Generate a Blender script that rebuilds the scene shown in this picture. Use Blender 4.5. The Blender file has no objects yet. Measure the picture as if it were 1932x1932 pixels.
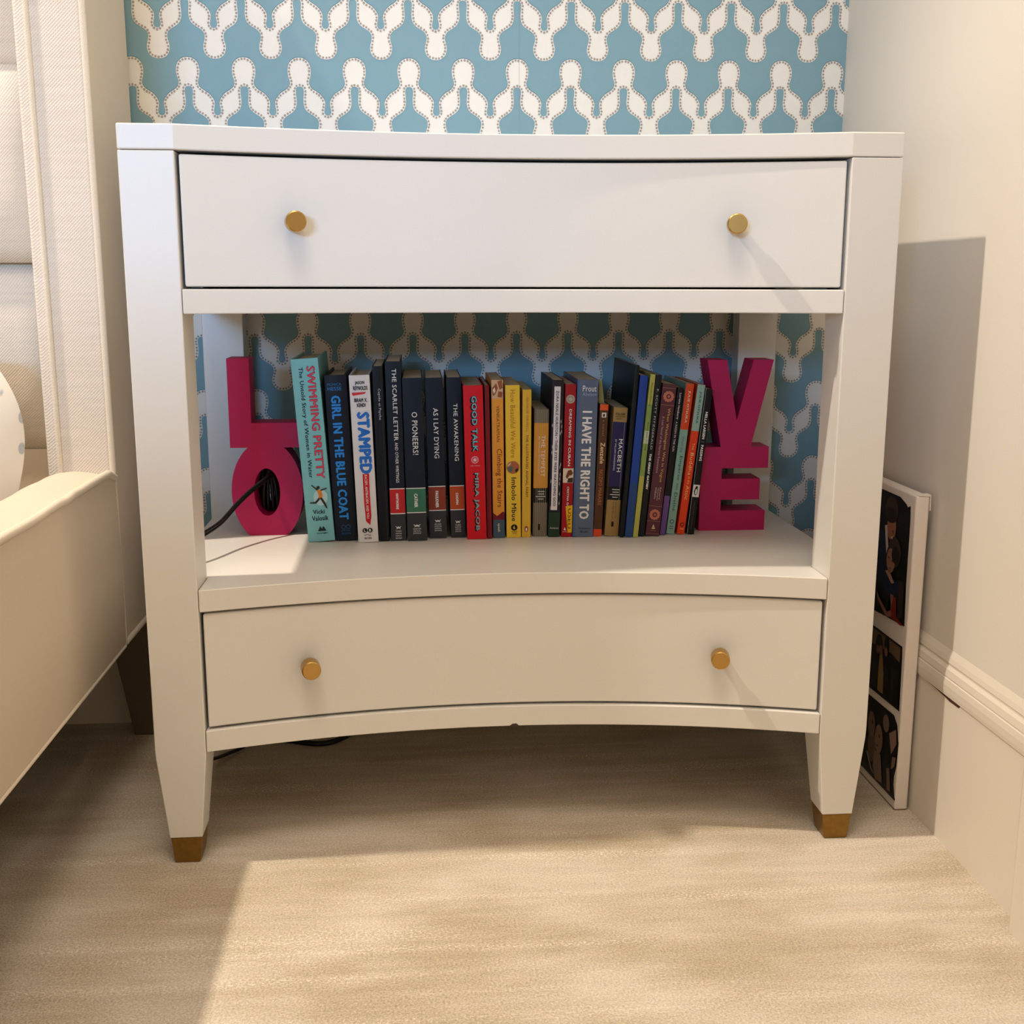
import bpy, bmesh, math, random
from mathutils import Vector, Matrix
random.seed(7)
S = bpy.context.scene
COL = S.collection

# ------------------------------------------------------------------ camera
CAM = (-0.11144, -1.26602, 0.66894)
YAW, PITCH, ROLL, FPX = 0.08064, -0.19642, 0.00143, 2164.5
cd = bpy.data.cameras.new('camera'); cam = bpy.data.objects.new('camera', cd); COL.objects.link(cam)
fw = Vector((math.sin(YAW)*math.cos(PITCH), math.cos(YAW)*math.cos(PITCH), math.sin(PITCH)))
rt = Vector((math.cos(YAW), -math.sin(YAW), 0)); up = rt.cross(fw)
rt2 = rt*math.cos(ROLL)+up*math.sin(ROLL); up2 = -rt*math.sin(ROLL)+up*math.cos(ROLL)
M = Matrix((rt2, up2, -fw)).transposed().to_4x4(); M.translation = CAM
cam.matrix_world = M
cd.sensor_width = 36; cd.lens = FPX/1932*36; cd.clip_start = 0.02
S.camera = cam

# ------------------------------------------------------------------ world, lights, exposure
S.view_settings.view_transform = 'Standard'; S.view_settings.look = 'None'
S.view_settings.gamma = 1; S.view_settings.use_curve_mapping = False
S.view_settings.exposure = -0.70
S.cycles.max_bounces = 5; S.cycles.diffuse_bounces = 4; S.cycles.glossy_bounces = 2
S.cycles.adaptive_threshold = 0.025; S.cycles.caustics_reflective = False; S.cycles.caustics_refractive = False
W = bpy.data.worlds.new('world'); S.world = W; W.use_nodes = True
W.node_tree.nodes['Background'].inputs[0].default_value = (0.5, 0.68, 1, 1)
W.node_tree.nodes['Background'].inputs[1].default_value = 0.6

def area(name, loc, aim, sx, sy, power, color, shape='RECTANGLE'):
    l = bpy.data.lights.new(name, 'AREA'); l.shape = shape; l.size = sx; l.size_y = sy
    l.energy = power; l.color = color
    o = bpy.data.objects.new(name, l); COL.objects.link(o); o.location = loc
    o.rotation_euler = (Vector(aim)-Vector(loc)).to_track_quat('-Z', 'Y').to_euler()
    return o
WARM = (1.0, 0.86, 0.69)
CEIL = 3.02
def spot(name, loc, axis, deg, power, color, radius=0.045, blend=0.05):
    l = bpy.data.lights.new(name, 'SPOT'); l.energy = power; l.color = color; l.spot_size = math.radians(deg); l.spot_blend = blend
    l.shadow_soft_size = radius
    o = bpy.data.objects.new(name, l); COL.objects.link(o); o.location = loc
    o.rotation_euler = Vector(axis).to_track_quat('-Z', 'Y').to_euler()
    return o
# tilted recessed downlight over the bed, plain downlight over the middle of the room, window behind the camera
spot('downlight_bed', (-1.59, -0.04, CEIL-0.012), (0.2, -0.6, -0.775), 113, 590, WARM, blend=0.33)
area('ceiling_lamp', (-0.25, -1.15, CEIL-0.05), (-0.25, -1.15, 0), 1.0, 1.0, 46, WARM, 'DISK')
area('window_daylight', (-1.40, -4.2, 1.40), (-0.3, 0, 0.75), 1.2, 0.42, 165, (0.31, 0.59, 1.0))

# ------------------------------------------------------------------ helpers
def lin(c):
    return tuple(((v/255)/12.92 if v/255 <= 0.04045 else ((v/255+0.055)/1.055)**2.4) for v in c)
MATS = {}
def mat(name, rgb, rough=0.55, metal=0.0, var=0.05, vscale=60, bump=0.0, bscale=400, spec=0.4, coat=0.0):
    if name in MATS: return MATS[name]
    m = bpy.data.materials.new(name); m.use_nodes = True; nt = m.node_tree; N = nt.nodes; L = nt.links
    b = N['Principled BSDF']; c = lin(rgb)
    b.inputs['Roughness'].default_value = rough; b.inputs['Metallic'].default_value = metal
    b.inputs['Specular IOR Level'].default_value = spec
    b.inputs['Coat Weight'].default_value = coat
    tc = N.new('ShaderNodeTexCoord'); nz = N.new('ShaderNodeTexNoise')
    nz.inputs['Scale'].default_value = vscale; nz.inputs['Detail'].default_value = 4
    L.new(tc.outputs['Object'], nz.inputs['Vector'])
    mx = N.new('ShaderNodeMix'); mx.data_type = 'RGBA'
    mx.inputs[6].default_value = tuple(v*(1-var) for v in c)+(1,)
    mx.inputs[7].default_value = tuple(min(1, v*(1+var)) for v in c)+(1,)
    L.new(nz.outputs['Fac'], mx.inputs[0]); L.new(mx.outputs[2], b.inputs['Base Color'])
    if bump:
        n2 = N.new('ShaderNodeTexNoise'); n2.inputs['Scale'].default_value = bscale; n2.inputs['Detail'].default_value = 3
        L.new(tc.outputs['Object'], n2.inputs['Vector'])
        bp = N.new('ShaderNodeBump'); bp.inputs['Strength'].default_value = bump; bp.inputs['Distance'].default_value = 0.001
        L.new(n2.outputs['Fac'], bp.inputs['Height']); L.new(bp.outputs['Normal'], b.inputs['Normal'])
    MATS[name] = m
    return m
def rgbmat(rgb, rough=0.5, **k):
    return mat('print_%d_%d_%d' % tuple(int(v) for v in rgb), rgb, rough, var=0.03, spec=0.22, **k)

def obj(name, verts, faces, m, parent=None, smooth=None, bevel=0, bseg=2):
    me = bpy.data.meshes.new(name); me.from_pydata([tuple(v) for v in verts], [], faces); me.update()
    return finish(name, me, m, parent, smooth, bevel, bseg)
def finish(name, me, m, parent=None, smooth=None, bevel=0, bseg=2):
    bm = bmesh.new(); bm.from_mesh(me); bmesh.ops.recalc_face_normals(bm, faces=bm.faces) if smooth != 'keep' else None
    bm.to_mesh(me); bm.free()
    me.materials.append(m)
    o = bpy.data.objects.new(name, me); COL.objects.link(o)
    if parent: o.parent = parent
    if bevel:
        b = o.modifiers.new('bevel', 'BEVEL'); b.width = bevel; b.segments = bseg; b.limit_method = 'ANGLE'; b.angle_limit = math.radians(35)
        b.harden_normals = True
    if smooth is True or isinstance(smooth, int) and smooth > 1:
        me.polygons.foreach_set('use_smooth', [True]*len(me.polygons)); me.set_sharp_from_angle(angle=math.radians(32 if smooth is True else smooth))
    return o
def prism(name, pts, z0, z1, m, parent=None, axis='z', **k):
    """extrude a plan polygon; axis z: pts=(x,y); axis y: pts=(x,z) from y=z0 to z1; axis x: pts=(y,z)"""
    n = len(pts)
    if axis == 'z': f = lambda p, h: (p[0], p[1], h)
    elif axis == 'y': f = lambda p, h: (p[0], h, p[1])
    else: f = lambda p, h: (h, p[0], p[1])
    V = [f(p, z0) for p in pts]+[f(p, z1) for p in pts]
    F = [tuple(range(n)), tuple(range(2*n-1, n-1, -1))]+[(i, (i+1) % n, n+(i+1) % n, n+i) for i in range(n)]
    return obj(name, V, F, m, parent, **k)
def box(name, a, b, m, parent=None, **k):
    return prism(name, [(a[0], a[1]), (b[0], a[1]), (b[0], b[1]), (a[0], b[1])], a[2], b[2], m, parent, **k)
def tag(o, label=None, cat=None, group=None, kind=None):
    if label: o['label'] = label
    if cat: o['category'] = cat
    if group: o['group'] = group
    if kind: o['kind'] = kind
    return o
def empty(name, loc=(0, 0, 0)):
    o = bpy.data.objects.new(name, None); COL.objects.link(o); o.location = loc; o.empty_display_size = 0.05
    return o
def tube(name, pts, r, m, parent=None, res=3, cyclic=False, smooth_curve=True):
    cu = bpy.data.curves.new(name, 'CURVE'); cu.dimensions = '3D'; cu.bevel_depth = r; cu.bevel_resolution = res; cu.resolution_u = 6
    cu.use_fill_caps = True
    if smooth_curve:
        sp = cu.splines.new('NURBS'); sp.points.add(len(pts)-1)
        for p, q in zip(sp.points, pts): p.co = (*q, 1)
        sp.order_u = 4; sp.use_endpoint_u = not cyclic; sp.use_cyclic_u = cyclic
    else:
        sp = cu.splines.new('POLY'); sp.points.add(len(pts)-1)
        for p, q in zip(sp.points, pts): p.co = (*q, 1)
        sp.use_cyclic_u = cyclic
    t = bpy.data.objects.new('tmp', cu); COL.objects.link(t); bpy.context.view_layer.update()
    me = bpy.data.meshes.new_from_object(t.evaluated_get(bpy.context.evaluated_depsgraph_get()))
    bpy.data.objects.remove(t); bpy.data.curves.remove(cu); me.name = name; me.materials.clear(); me.materials.append(m)
    me.polygons.foreach_set('use_smooth', [True]*len(me.polygons))
    o = bpy.data.objects.new(name, me); COL.objects.link(o)
    if parent: o.parent = parent
    return o

# ------------------------------------------------------------------ materials
M_white = mat('white_lacquer', (226, 224, 220), 0.38, var=0.012, vscale=9, spec=0.45)
M_wall = mat('wall_paint', (230, 224, 216), 0.75, var=0.012, vscale=5, bump=0.04, bscale=300)
M_trim = mat('trim_paint', (232, 224, 212), 0.45, var=0.012, vscale=7)
M_far = mat('far_wall_paint', (180, 170, 155), 0.85, var=0.02, vscale=4)
M_ceil = mat('ceiling_paint', (236, 232, 226), 0.9)
M_brass = mat('brushed_brass', (192, 154, 90), 0.30, metal=1.0, var=0.05, vscale=200)
M_cap = mat('antique_brass', (140, 106, 48), 0.42, metal=0.75, var=0.25, vscale=160, bump=0.15, bscale=500)
M_dark = mat('dark_fill', (22, 20, 18), 0.9)
M_pages = mat('page_block', (196, 184, 160), 0.9, var=0.10, vscale=240)
M_pagew = mat('page_block_grey', (172, 164, 148), 0.9, var=0.12, vscale=240)
M_pink = mat('magenta_paint', (182, 10, 88), 0.5, var=0.03, vscale=30, bump=0.05, bscale=500)
M_cord = mat('black_rubber', (16, 16, 16), 0.45)
M_canvas = mat('canvas_white', (232, 222, 214), 0.85, var=0.03, vscale=120, bump=0.15, bscale=900)

def fabric(name, rgb, per, amp, bump, rough=0.9):
    m = bpy.data.materials.new(name); m.use_nodes = True; nt = m.node_tree; N = nt.nodes; L = nt.links
    b = N['Principled BSDF']; b.inputs['Roughness'].default_value = rough; b.inputs['Specular IOR Level'].default_value = 0.15
    b.inputs['Sheen Weight'].default_value = 0.15
    tc = N.new('ShaderNodeTexCoord'); sx = N.new('ShaderNodeSeparateXYZ'); L.new(tc.outputs['Object'], sx.inputs[0])
    def mth(op, a, c=None):
        n = N.new('ShaderNodeMath'); n.operation = op
        for i, v in enumerate((a, c)):
            if v is None: continue
            if isinstance(v, (int, float)): n.inputs[i].default_value = v
            else: L.new(v, n.inputs[i])
        return n.outputs[0]
    h = mth('ADD', sx.outputs[0], sx.outputs[1]); v = sx.outputs[2]
    K = 2*math.pi/per
    a = mth('SINE', mth('MULTIPLY', mth('SUBTRACT', h, v), K))
    c = mth('SINE', mth('MULTIPLY', mth('ADD', mth('MULTIPLY', h, 0.55), v), K))
    t = mth('ADD', mth('MULTIPLY', a, 0.62), mth('MULTIPLY', mth('MULTIPLY', a, c), 0.38))
    t = mth('ADD', mth('MULTIPLY', t, 0.5), 0.5)
    nz = N.new('ShaderNodeTexNoise'); nz.inputs['Scale'].default_value = 1.0; nz.inputs['Detail'].default_value = 4
    mp = N.new('ShaderNodeMapping'); mp.inputs['Scale'].default_value = (18, 18, 260); L.new(tc.outputs['Object'], mp.inputs[0]); L.new(mp.outputs[0], nz.inputs['Vector'])
    mixf = mth('ADD', mth('MULTIPLY', t, 0.6), mth('MULTIPLY', nz.outputs['Fac'], 0.4))
    mx = N.new('ShaderNodeMix'); mx.data_type = 'RGBA'; col = lin(rgb)
    mx.inputs[6].default_value = tuple(q*(1-amp) for q in col)+(1,); mx.inputs[7].default_value = tuple(min(1, q*(1+amp)) for q in col)+(1,)
    L.new(mixf, mx.inputs[0]); L.new(mx.outputs[2], b.inputs['Base Color'])
    bp = N.new('ShaderNodeBump'); bp.inputs['Strength'].default_value = bump; bp.inputs['Distance'].default_value = 0.0006
    L.new(t, bp.inputs['Height']); L.new(bp.outputs['Normal'], b.inputs['Normal'])
    return m
M_twill = fabric('twill_upholstery', (218, 209, 197), 0.0041, 0.26, 0.5)
M_linen = fabric('linen_upholstery', (212, 199, 180), 0.0022, 0.05, 0.15)
M_piping = fabric('piping_fabric', (220, 209, 192), 0.0030, 0.10, 0.3)

def carpet():
    m = bpy.data.materials.new('cut_pile_carpet'); m.use_nodes = True; nt = m.node_tree; N = nt.nodes; L = nt.links
    b = N['Principled BSDF']; b.inputs['Roughness'].default_value = 0.8; b.inputs['Specular IOR Level'].default_value = 0.12
    b.inputs['Sheen Weight'].default_value = 0.25; b.inputs['Sheen Roughness'].default_value = 0.5
    tc = N.new('ShaderNodeTexCoord')
    def noise(sc, scale, detail=5, rough=0.55):
        mp = N.new('ShaderNodeMapping'); mp.inputs['Scale'].default_value = sc; L.new(tc.outputs['Object'], mp.inputs[0])
        n = N.new('ShaderNodeTexNoise'); n.inputs['Scale'].default_value = scale; n.inputs['Detail'].default_value = detail
        n.inputs['Roughness'].default_value = rough; L.new(mp.outputs[0], n.inputs['Vector']); return n.outputs['Fac']
    def ramp(f, stops):
        r = N.new('ShaderNodeValToRGB'); L.new(f, r.inputs[0])
        while len(r.color_ramp.elements) < len(stops): r.color_ramp.elements.new(0.5)
        for e, (p, c) in zip(r.color_ramp.elements, stops): e.position = p; e.color = (*c, 1)
        return r.outputs[0]
    def mix(a, c, f, mode='MIX'):
        x = N.new('ShaderNodeMix'); x.data_type = 'RGBA'; x.blend_type = mode
        for s, v in ((0, f), (6, a), (7, c)):
            if isinstance(v, float): x.inputs[s].default_value = v
            elif isinstance(v, tuple): x.inputs[s].default_value = (*v, 1)
            else: L.new(v, x.inputs[s])
        return x.outputs[2]
    streak = noise((7.0, 60, 1), 1.0, 6, 0.65)
    patch = noise((1.0, 2.0, 1), 3.6, 3)
    rows = noise((1.6, 34, 1), 1.0, 2, 0.5)
    pile = noise((1, 1, 1), 420, 3, 0.6)
    tuft = noise((1, 1.3, 1), 300, 2, 0.7)
    base = ramp(streak, [(0.28, lin((182, 168, 147))), (0.5, lin((200, 186, 167))), (0.72, lin((217, 204, 188)))])
    base = mix(base, ramp(patch, [(0.38, lin((172, 155, 125))), (0.60, lin((219, 208, 195)))]), 0.55)
    base = mix(base, ramp(pile, [(0.30, (0.30, 0.295, 0.28)), (0.5, (0.5, 0.5, 0.5)), (0.70, (0.72, 0.72, 0.73))]), 0.8, 'OVERLAY')
    rm = ramp(rows, [(0.50, (0.0, 0.0, 0.0)), (0.64, (1, 1, 1))]); tm = ramp(tuft, [(0.50, (0, 0, 0)), (0.62, (1, 1, 1))])
    mm = N.new('ShaderNodeMix'); mm.data_type = 'RGBA'; mm.blend_type = 'MULTIPLY'; mm.inputs[0].default_value = 1; L.new(rm, mm.inputs[6]); L.new(tm, mm.inputs[7])
    sc_ = N.new('ShaderNodeMath'); sc_.operation = 'MULTIPLY'; sc_.inputs[1].default_value = 0.6; L.new(mm.outputs[2], sc_.inputs[0])
    base = mix(base, lin((250, 240, 226)), sc_.outputs[0])  # bright tuft tips in rows, pile sparkle painted into the colour
    L.new(base, b.inputs['Base Color'])
    bp = N.new('ShaderNodeBump'); bp.inputs['Strength'].default_value = 0.8; bp.inputs['Distance'].default_value = 0.0015
    L.new(pile, bp.inputs['Height'])
    b2 = N.new('ShaderNodeBump'); b2.inputs['Strength'].default_value = 0.22; b2.inputs['Distance'].default_value = 0.003
    L.new(streak, b2.inputs['Height']); L.new(bp.outputs['Normal'], b2.inputs['Normal'])
    L.new(b2.outputs['Normal'], b.inputs['Normal'])
    return m
M_carpet = carpet()

# ------------------------------------------------------------------ room shell
XW, YB, XL, YF = 0.521, 0.474, -3.3, -1.86          # right wall, back wall, left wall, front wall
XBASE, YBASE = 0.5157, 0.459                         # baseboard faces
tag(box('floor', (XL, YF, -0.03), (XW+0.1, YB+0.1, 0), M_carpet), kind='structure')
tag(box('ceiling', (XL, YF, CEIL), (XW+0.1, YB+0.1, CEIL+0.05), M_ceil), kind='structure')
M_wpblue = mat('wallpaper_blue', (126, 163, 176), 0.7, var=0.035, vscale=40, bump=0.05, bscale=500)
wb = tag(box('wall_back', (XL, YB, 0), (XW, YB+0.1, CEIL), M_wpblue), kind='structure')
tag(box('wall_right', (XW, YF, 0), (XW+0.1, YB+0.1, CEIL), M_wall), kind='structure')
tag(box('wall_left', (XL-0.1, YF, 0), (XL, YB+0.1, CEIL), M_far), kind='structure')
# unseen front wall; window opening shaped to cut the daylight low and right
WX0, WX1, WZ0, WZ1 = -1.75, -0.42, 0.92, 2.10
wf = empty('wall_front'); tag(wf, kind='structure')
box('wall_pier', (XL, YF-0.1, 0), (WX0, YF, CEIL), M_far, wf)
box('wall_pier', (WX1, YF-0.1, 0), (XW+0.1, YF, CEIL), M_far, wf)
box('wall_apron', (WX0, YF-0.1, 0), (WX1, YF, WZ0), M_far, wf)
box('wall_header', (WX0, YF-0.1, WZ1), (WX1, YF, CEIL), M_far, wf)
# baseboards with moulded caps
def base_profile(face, wall, sgn):
    # (offset into room from the wall, z); sgn maps offset to coordinate
    d = abs(wall-face)
    P = [(0, 0), (d, 0), (d, 0.183), (d+0.0022, 0.185), (d+0.0030, 0.190), (d+0.0034, 0.198), (d+0.0026, 0.2055), (d+0.0016, 0.2062),
         (d+0.0016, 0.2072), (d+0.0022, 0.2085), (d+0.0010, 0.2165), (d-0.0016, 0.2205), (d-0.0018, 0.2222), (d-0.0010, 0.2240), (d-0.0022, 0.230), (d-0.0042, 0.2355), (0, 0.2385)]
    return [(wall+sgn*o, z) for o, z in P]
br = prism('baseboard_right', base_profile(XBASE, XW, -1), -0.21, YB, M_trim, axis='y'); tag(br, kind='structure')
prism('paint_chip', [(0.07, 0.1838), (-0.034, 0.1845), (-0.037, 0.1825), (-0.034, 0.1800), (-0.01, 0.1795), (0.005, 0.1812), (0.03, 0.1825)], XBASE-0.0004, XBASE+0.001, mat('bare_wood', (74, 46, 34), 0.9), br, axis='x')
bb = prism('baseboard_back', base_profile(YBASE, YB, -1), XL, XBASE, M_trim, axis='x'); tag(bb, kind='structure')
t1 = prism('trim_1', [(0.5215, -0.205), (0.503, -0.205), (0.500, -0.212), (0.500, -0.29), (0.503, -0.3), (0.5215, -0.3)], 0, 2.2, M_trim); tag(t1, kind='structure')

# wallpaper print: white waves, bead dots and their printed shade line
SC = 0.0001077*1.0087; HP = 0.0777/2/SC; PV = 0.1170
UP = [(0, 790), (30, 792), (55, 798), (82, 812), (105, 830), (124, 853), (138, 880), (147, 910), (150, 940), (150, 975), (146, 1005), (140, 1035), (130, 1062), (124, 1090), (124, 1115), (136, 1145), (155, 1170), (180, 1190), (210, 1208), (240, 1226), (268, 1250), (292, 1278), (311, 1306), (323, 1335), (326, 1362), (323, 1392), (316, 1425), (311, 1455), (313, 1480), (325, 1500), (340, 1510), (357, 1513)]
DN = [(0, 1148), (25, 1152), (43, 1166), (51, 1190), (52, 1220), (49, 1260), (45, 1300), (44, 1335), (47, 1375), (55, 1408), (68, 1436), (92, 1464), (120, 1485), (150, 1503), (180, 1521), (207, 1542), (226, 1566), (236, 1592), (238, 1620), (234, 1650), (224, 1685), (215, 1718), (213, 1750), (217, 1782), (228, 1815), (246, 1843), (270, 1865), (300, 1880), (330, 1887), (357, 1888)]
kx = HP/357
UP = [(x*kx, y) for x, y in UP]; DN = [(x*kx, y) for x, y in DN]
Z_V, X_B = 0.9035, -0.4306
def wp(cx, row, x, y, off):       # pattern units -> wall point
    X = cx+x*SC; Z = Z_V+row*PV+(1545-y)*SC + 0.0095*X
    return (X, YB-off, Z)
wv, wfc, dv, dfc, sv, sfc = [], [], [], [], [], []
def dots(P, step, inset, sgn):
    Q = [(-x, y) for x, y in P[:0:-1]]+P          # one whole period, both ends are the same point one period apart
    n = len(Q)-1; per = Q[-1][0]-Q[0][0]; pts = []
    for i in range(n+1):
        a = Q[i-1] if i > 0 else (Q[n-1][0]-per, Q[n-1][1]); c = Q[i+1] if i < n else (Q[1][0]+per, Q[1][1])
        tx, ty = c[0]-a[0], c[1]-a[1]; l = math.hypot(tx, ty)
        pts.append((Q[i][0]-sgn*ty/l*inset, Q[i][1]+sgn*tx/l*inset))
    seg = [math.hypot(c[0]-a[0], c[1]-a[1]) for a, c in zip(pts, pts[1:])]; tot = sum(seg); k = round(tot/step); out = []
    d, i, acc = 0.0, 0, 0.0
    for j in range(k):
        d = tot*j/k
        while acc+seg[i] < d: acc += seg[i]; i += 1
        t = (d-acc)/seg[i]; out.append((pts[i][0]+(pts[i+1][0]-pts[i][0])*t, pts[i][1]+(pts[i+1][1]-pts[i][1])*t))
    return out
ALLDOTS = dots(UP, 41, 20, 1)+dots(DN, 41, 20, -1)
rnd = random.Random(3)
ncell = 46
for row in range(-7, 6):
    for k in range(-ncell+13, 14):
        cx = X_B+k*2*HP*SC
        if cx > XW or cx < -1.9: continue
        for sg in (1, -1):
            b0 = len(wv); poly = UP+DN[::-1]
            for x, y in poly: wv.append(wp(cx, row, sg*x, y, 0.0004))
            idx = list(range(b0, b0+len(poly))); wfc.append(tuple(idx if sg < 0 else idx[::-1]))
            if cx > -0.75:
                for x, y in (ALLDOTS if sg > 0 else ()):
                    jx, jy = rnd.uniform(-3, 3), rnd.uniform(-3, 3); r = rnd.uniform(13.5, 16.5)
                    b1 = len(dv)
                    for q in range(7):
                        an = q*2*math.pi/7
                        dv.append(wp(cx, row, x+jx+r*math.cos(an), y+jy+r*math.sin(an)*1.05, 0.0008))
                    dfc.append(tuple(range(b1, b1+7)))
                b2 = len(sv)
                for i, (x, y) in enumerate(UP[:-4]):
                    sv.append(wp(cx, row, sg*x, y, 0.0002)); sv.append(wp(cx, row, sg*(x+3), y-9, 0.0002))
                for i in range(len(UP)-5):
                    sfc.append((b2+2*i, b2+2*i+1, b2+2*i+3, b2+2*i+2))
def clip_x(o):     # trim the print at the room corner
    me = o.data; bm = bmesh.new(); bm.from_mesh(me)
    for co, no in (((XW, 0, 0), (1, 0, 0)), ((0, 0, 0.01), (0, 0, -1))):
        bmesh.ops.bisect_plane(bm, geom=bm.verts[:]+bm.edges[:]+bm.faces[:], plane_co=co, plane_no=no, clear_outer=True)
    bm.to_mesh(me); bm.free()
M_wpwhite = mat('wallpaper_white', (236, 233, 226), 0.75, var=0.02, vscale=40, bump=0.05, bscale=500)
M_wpdot = mat('wallpaper_bead', (164, 156, 147), 0.7, var=0.1, vscale=300)
M_wpshade = mat('wallpaper_line', (96, 128, 138), 0.7)
for nm, v, f, m in (('wave_print', wv, wfc, M_wpwhite), ('bead_print', dv, dfc, M_wpdot), ('line_print', sv, sfc, M_wpshade)):
    o = obj(nm, v, f, m, wb); clip_x(o); o['kind'] = 'stuff'
box('paper_seam', (0.0385, YB-0.0010, 0.86), (0.0388, YB-0.0009, 1.2), M_wpdot, wb)

# ------------------------------------------------------------------ nightstand
HW, LW, E_, SAG = 0.42, 0.0578, 0.3622, 0.054
ZT, ZSB, ZR1T, ZR1B, ZSH, ZSHB, ZR2T, ZR2B = 0.8313, 0.8046, 0.6629, 0.6366, 0.3315, 0.3056, 0.1644, 0.1386
YBK = 0.457
def yc(x): return SAG*(1-(x/E_)**2)
def curve_pts(a, b, n=48, off=0.0):
    return [(a+(b-a)*i/n, yc(a+(b-a)*i/n)+off) for i in range(n+1)]
ns = empty('nightstand', (0, 0, 0))
tag(ns, 'white concave-front nightstand with two drawers, open shelf and brass knobs', 'nightstand')
prism('tabletop', [(-HW, YBK), (-HW, 0)]+curve_pts(-E_, E_)+[(HW, 0), (HW, YBK)], ZSB+0.0006, ZT, M_white, ns, smooth=11, bevel=0.0018)
def leg(name, x0, x1, y0, y1, ix0, ix1, iy0, iy1):
    zb = 0.0325
    def ring(z):
        t = max(0, (ZR2B-0.002-z)/(ZR2B-0.002))
        return [(x0+ix0*t, y0+iy0*t, z), (x1-ix1*t, y0+iy0*t, z), (x1-ix1*t, y1-iy1*t, z), (x0+ix0*t, y1-iy1*t, z)]
    zs = [ZSB, ZR2B+0.012, ZR2B+0.004, ZR2B-0.006, zb]
    V = []
    for z in zs: V += ring(z)
    F = [(0, 1, 2, 3), tuple(range(4*len(zs)-1, 4*len(zs)-5, -1))]
    for i in range(len(zs)-1):
        F += [(4*i+j, 4*i+(j+1) % 4, 4*i+4+(j+1) % 4, 4*i+4+j) for j in range(4)]
    l = obj('leg', V, F, M_white, ns, bevel=0.0015)
    e = 0.0009
    cv = []
    for z, ins in ((zb-0.0002, -e), (0.006, -e), (0.0, 0.002)):
        r = ring(max(z, 0.0)); cxm = sum(p[0] for p in r)/4; cym = sum(p[1] for p in r)/4
        cv += [(p[0]-math.copysign(ins, p[0]-cxm), p[1]-math.copysign(ins, p[1]-cym), z) for p in r]
    cf = [(0, 1, 2, 3), (11, 10, 9, 8)]
    for i in range(2): cf += [(4*i+j, 4*i+(j+1) % 4, 4*i+4+(j+1) % 4, 4*i+4+j) for j in range(4)]
    c = obj('foot_cap', cv, cf, M_cap, l, bevel=0.0012); c['label'] = 'antique brass foot cap'
leg('leg', -HW, -HW+LW, 0, 0.060, 0.0137, 0.0128, 0.003, 0.020)
leg('leg', HW-LW, HW, 0, 0.060, 0.0128, 0.0137, 0.003, 0.020)
leg('leg', -HW, -HW+LW, 0.423, YBK, 0.0137, 0.0128, 0.004, 0.002)
leg('leg', HW-LW, HW, 0.423, YBK, 0.0128, 0.0137, 0.004, 0.002)
g = 0.0006
def shelfboard(nm, z0, z1):
    P = curve_pts(-E_+g, E_-g)+[(E_-g, 0.0607), (HW-0.003, 0.0607), (HW-0.003, 0.4223), (E_-g, 0.4223), (E_-g, 0.455), (-E_+g, 0.455), (-E_+g, 0.4223), (-HW+0.003, 0.4223), (-HW+0.003, 0.0607), (-E_+g, 0.0607)]
    return prism(nm, P, z0, z1, M_white, ns, smooth=11, bevel=0.0014)
shelfboard('drawer_rail', ZR1B, ZR1T)
shelfboard('shelf_board', ZSHB, ZSH)
shelfboard('bottom_rail', ZR2B, ZR2T)
for z0, z1 in ((ZR1T, ZSB), (ZR2T, ZSHB)):
    for s in (-1, 1):
        box('side_panel', (min(s*(HW-0.004), s*(HW-0.018)), 0.0605, z0+g), (max(s*(HW-0.004), s*(HW-0.018)), 0.4225, z1-g), M_white, ns)
    box('back_panel', (-E_+g, 0.440, z0+g), (E_-g, 0.452, z1-g), M_white, ns)
    box('drawer_shade_block', (-E_+0.004, 0.085, z0+0.004), (E_-0.004, 0.43, z1-0.004), M_dark, ns)  # solid near-black block, paints the shade seen through the drawer gaps
def knob(parent, x, z, yo):
    nx, ny = 2*SAG*x/E_**2, 1.0            # inward surface normal direction (into drawer), pointing +y
    l = math.hypot(nx, ny); nx, ny = nx/l, ny/l
    prof = [(0.0, -0.0265), (0.0098, -0.0265), (0.0108, -0.0258), (0.0111, -0.0248), (0.0111, -0.010), (0.0104, -0.009), (0.0062, -0.0085), (0.0060, 0.0)]
    n = 40; V = []; F = []
    for r, d in prof:
        for i in range(n):
            a = 2*math.pi*i/n; u, w = r*math.cos(a), r*math.sin(a)
            # u along tangent, w along z, d along normal
            V.append((x+u*ny+d*nx, yc(x)+yo-u*nx+d*ny, z+w))
    for j in range(len(prof)-1):
        F += [(j*n+i, j*n+(i+1) % n, (j+1)*n+(i+1) % n, (j+1)*n+i) for i in range(n)]
    k = obj('knob', V, F, M_brass, parent, smooth=True); k['label'] = 'round brass knob'
for nm, z0, z1, zk in (('drawer', ZR1T+0.0024, ZSB-0.0030, 0.734), ('drawer', ZR2T+0.0028, ZSHB-0.0030, 0.2314)):
    a = E_-0.0034; yo = 0.0035
    P = curve_pts(-a, a, off=yo)+[(x, y) for x, y in curve_pts(a, -a, off=yo+0.018)]
    d = prism(nm, P, z0, z1, M_white, ns, smooth=11, bevel=0.0022, bseg=3)
    knob(d, -0.2447, zk, yo); knob(d, 0.2447, zk, yo)
prism('paint_chip', [(-0.007, ZR2B+0.0006), (-0.004, ZR2B+0.0030), (0.001, ZR2B+0.0034), (0.004, ZR2B+0.0006)], SAG-0.0003, SAG+0.001, mat('chip_dark', (70, 58, 50), 0.9), ns, axis='y')

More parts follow.
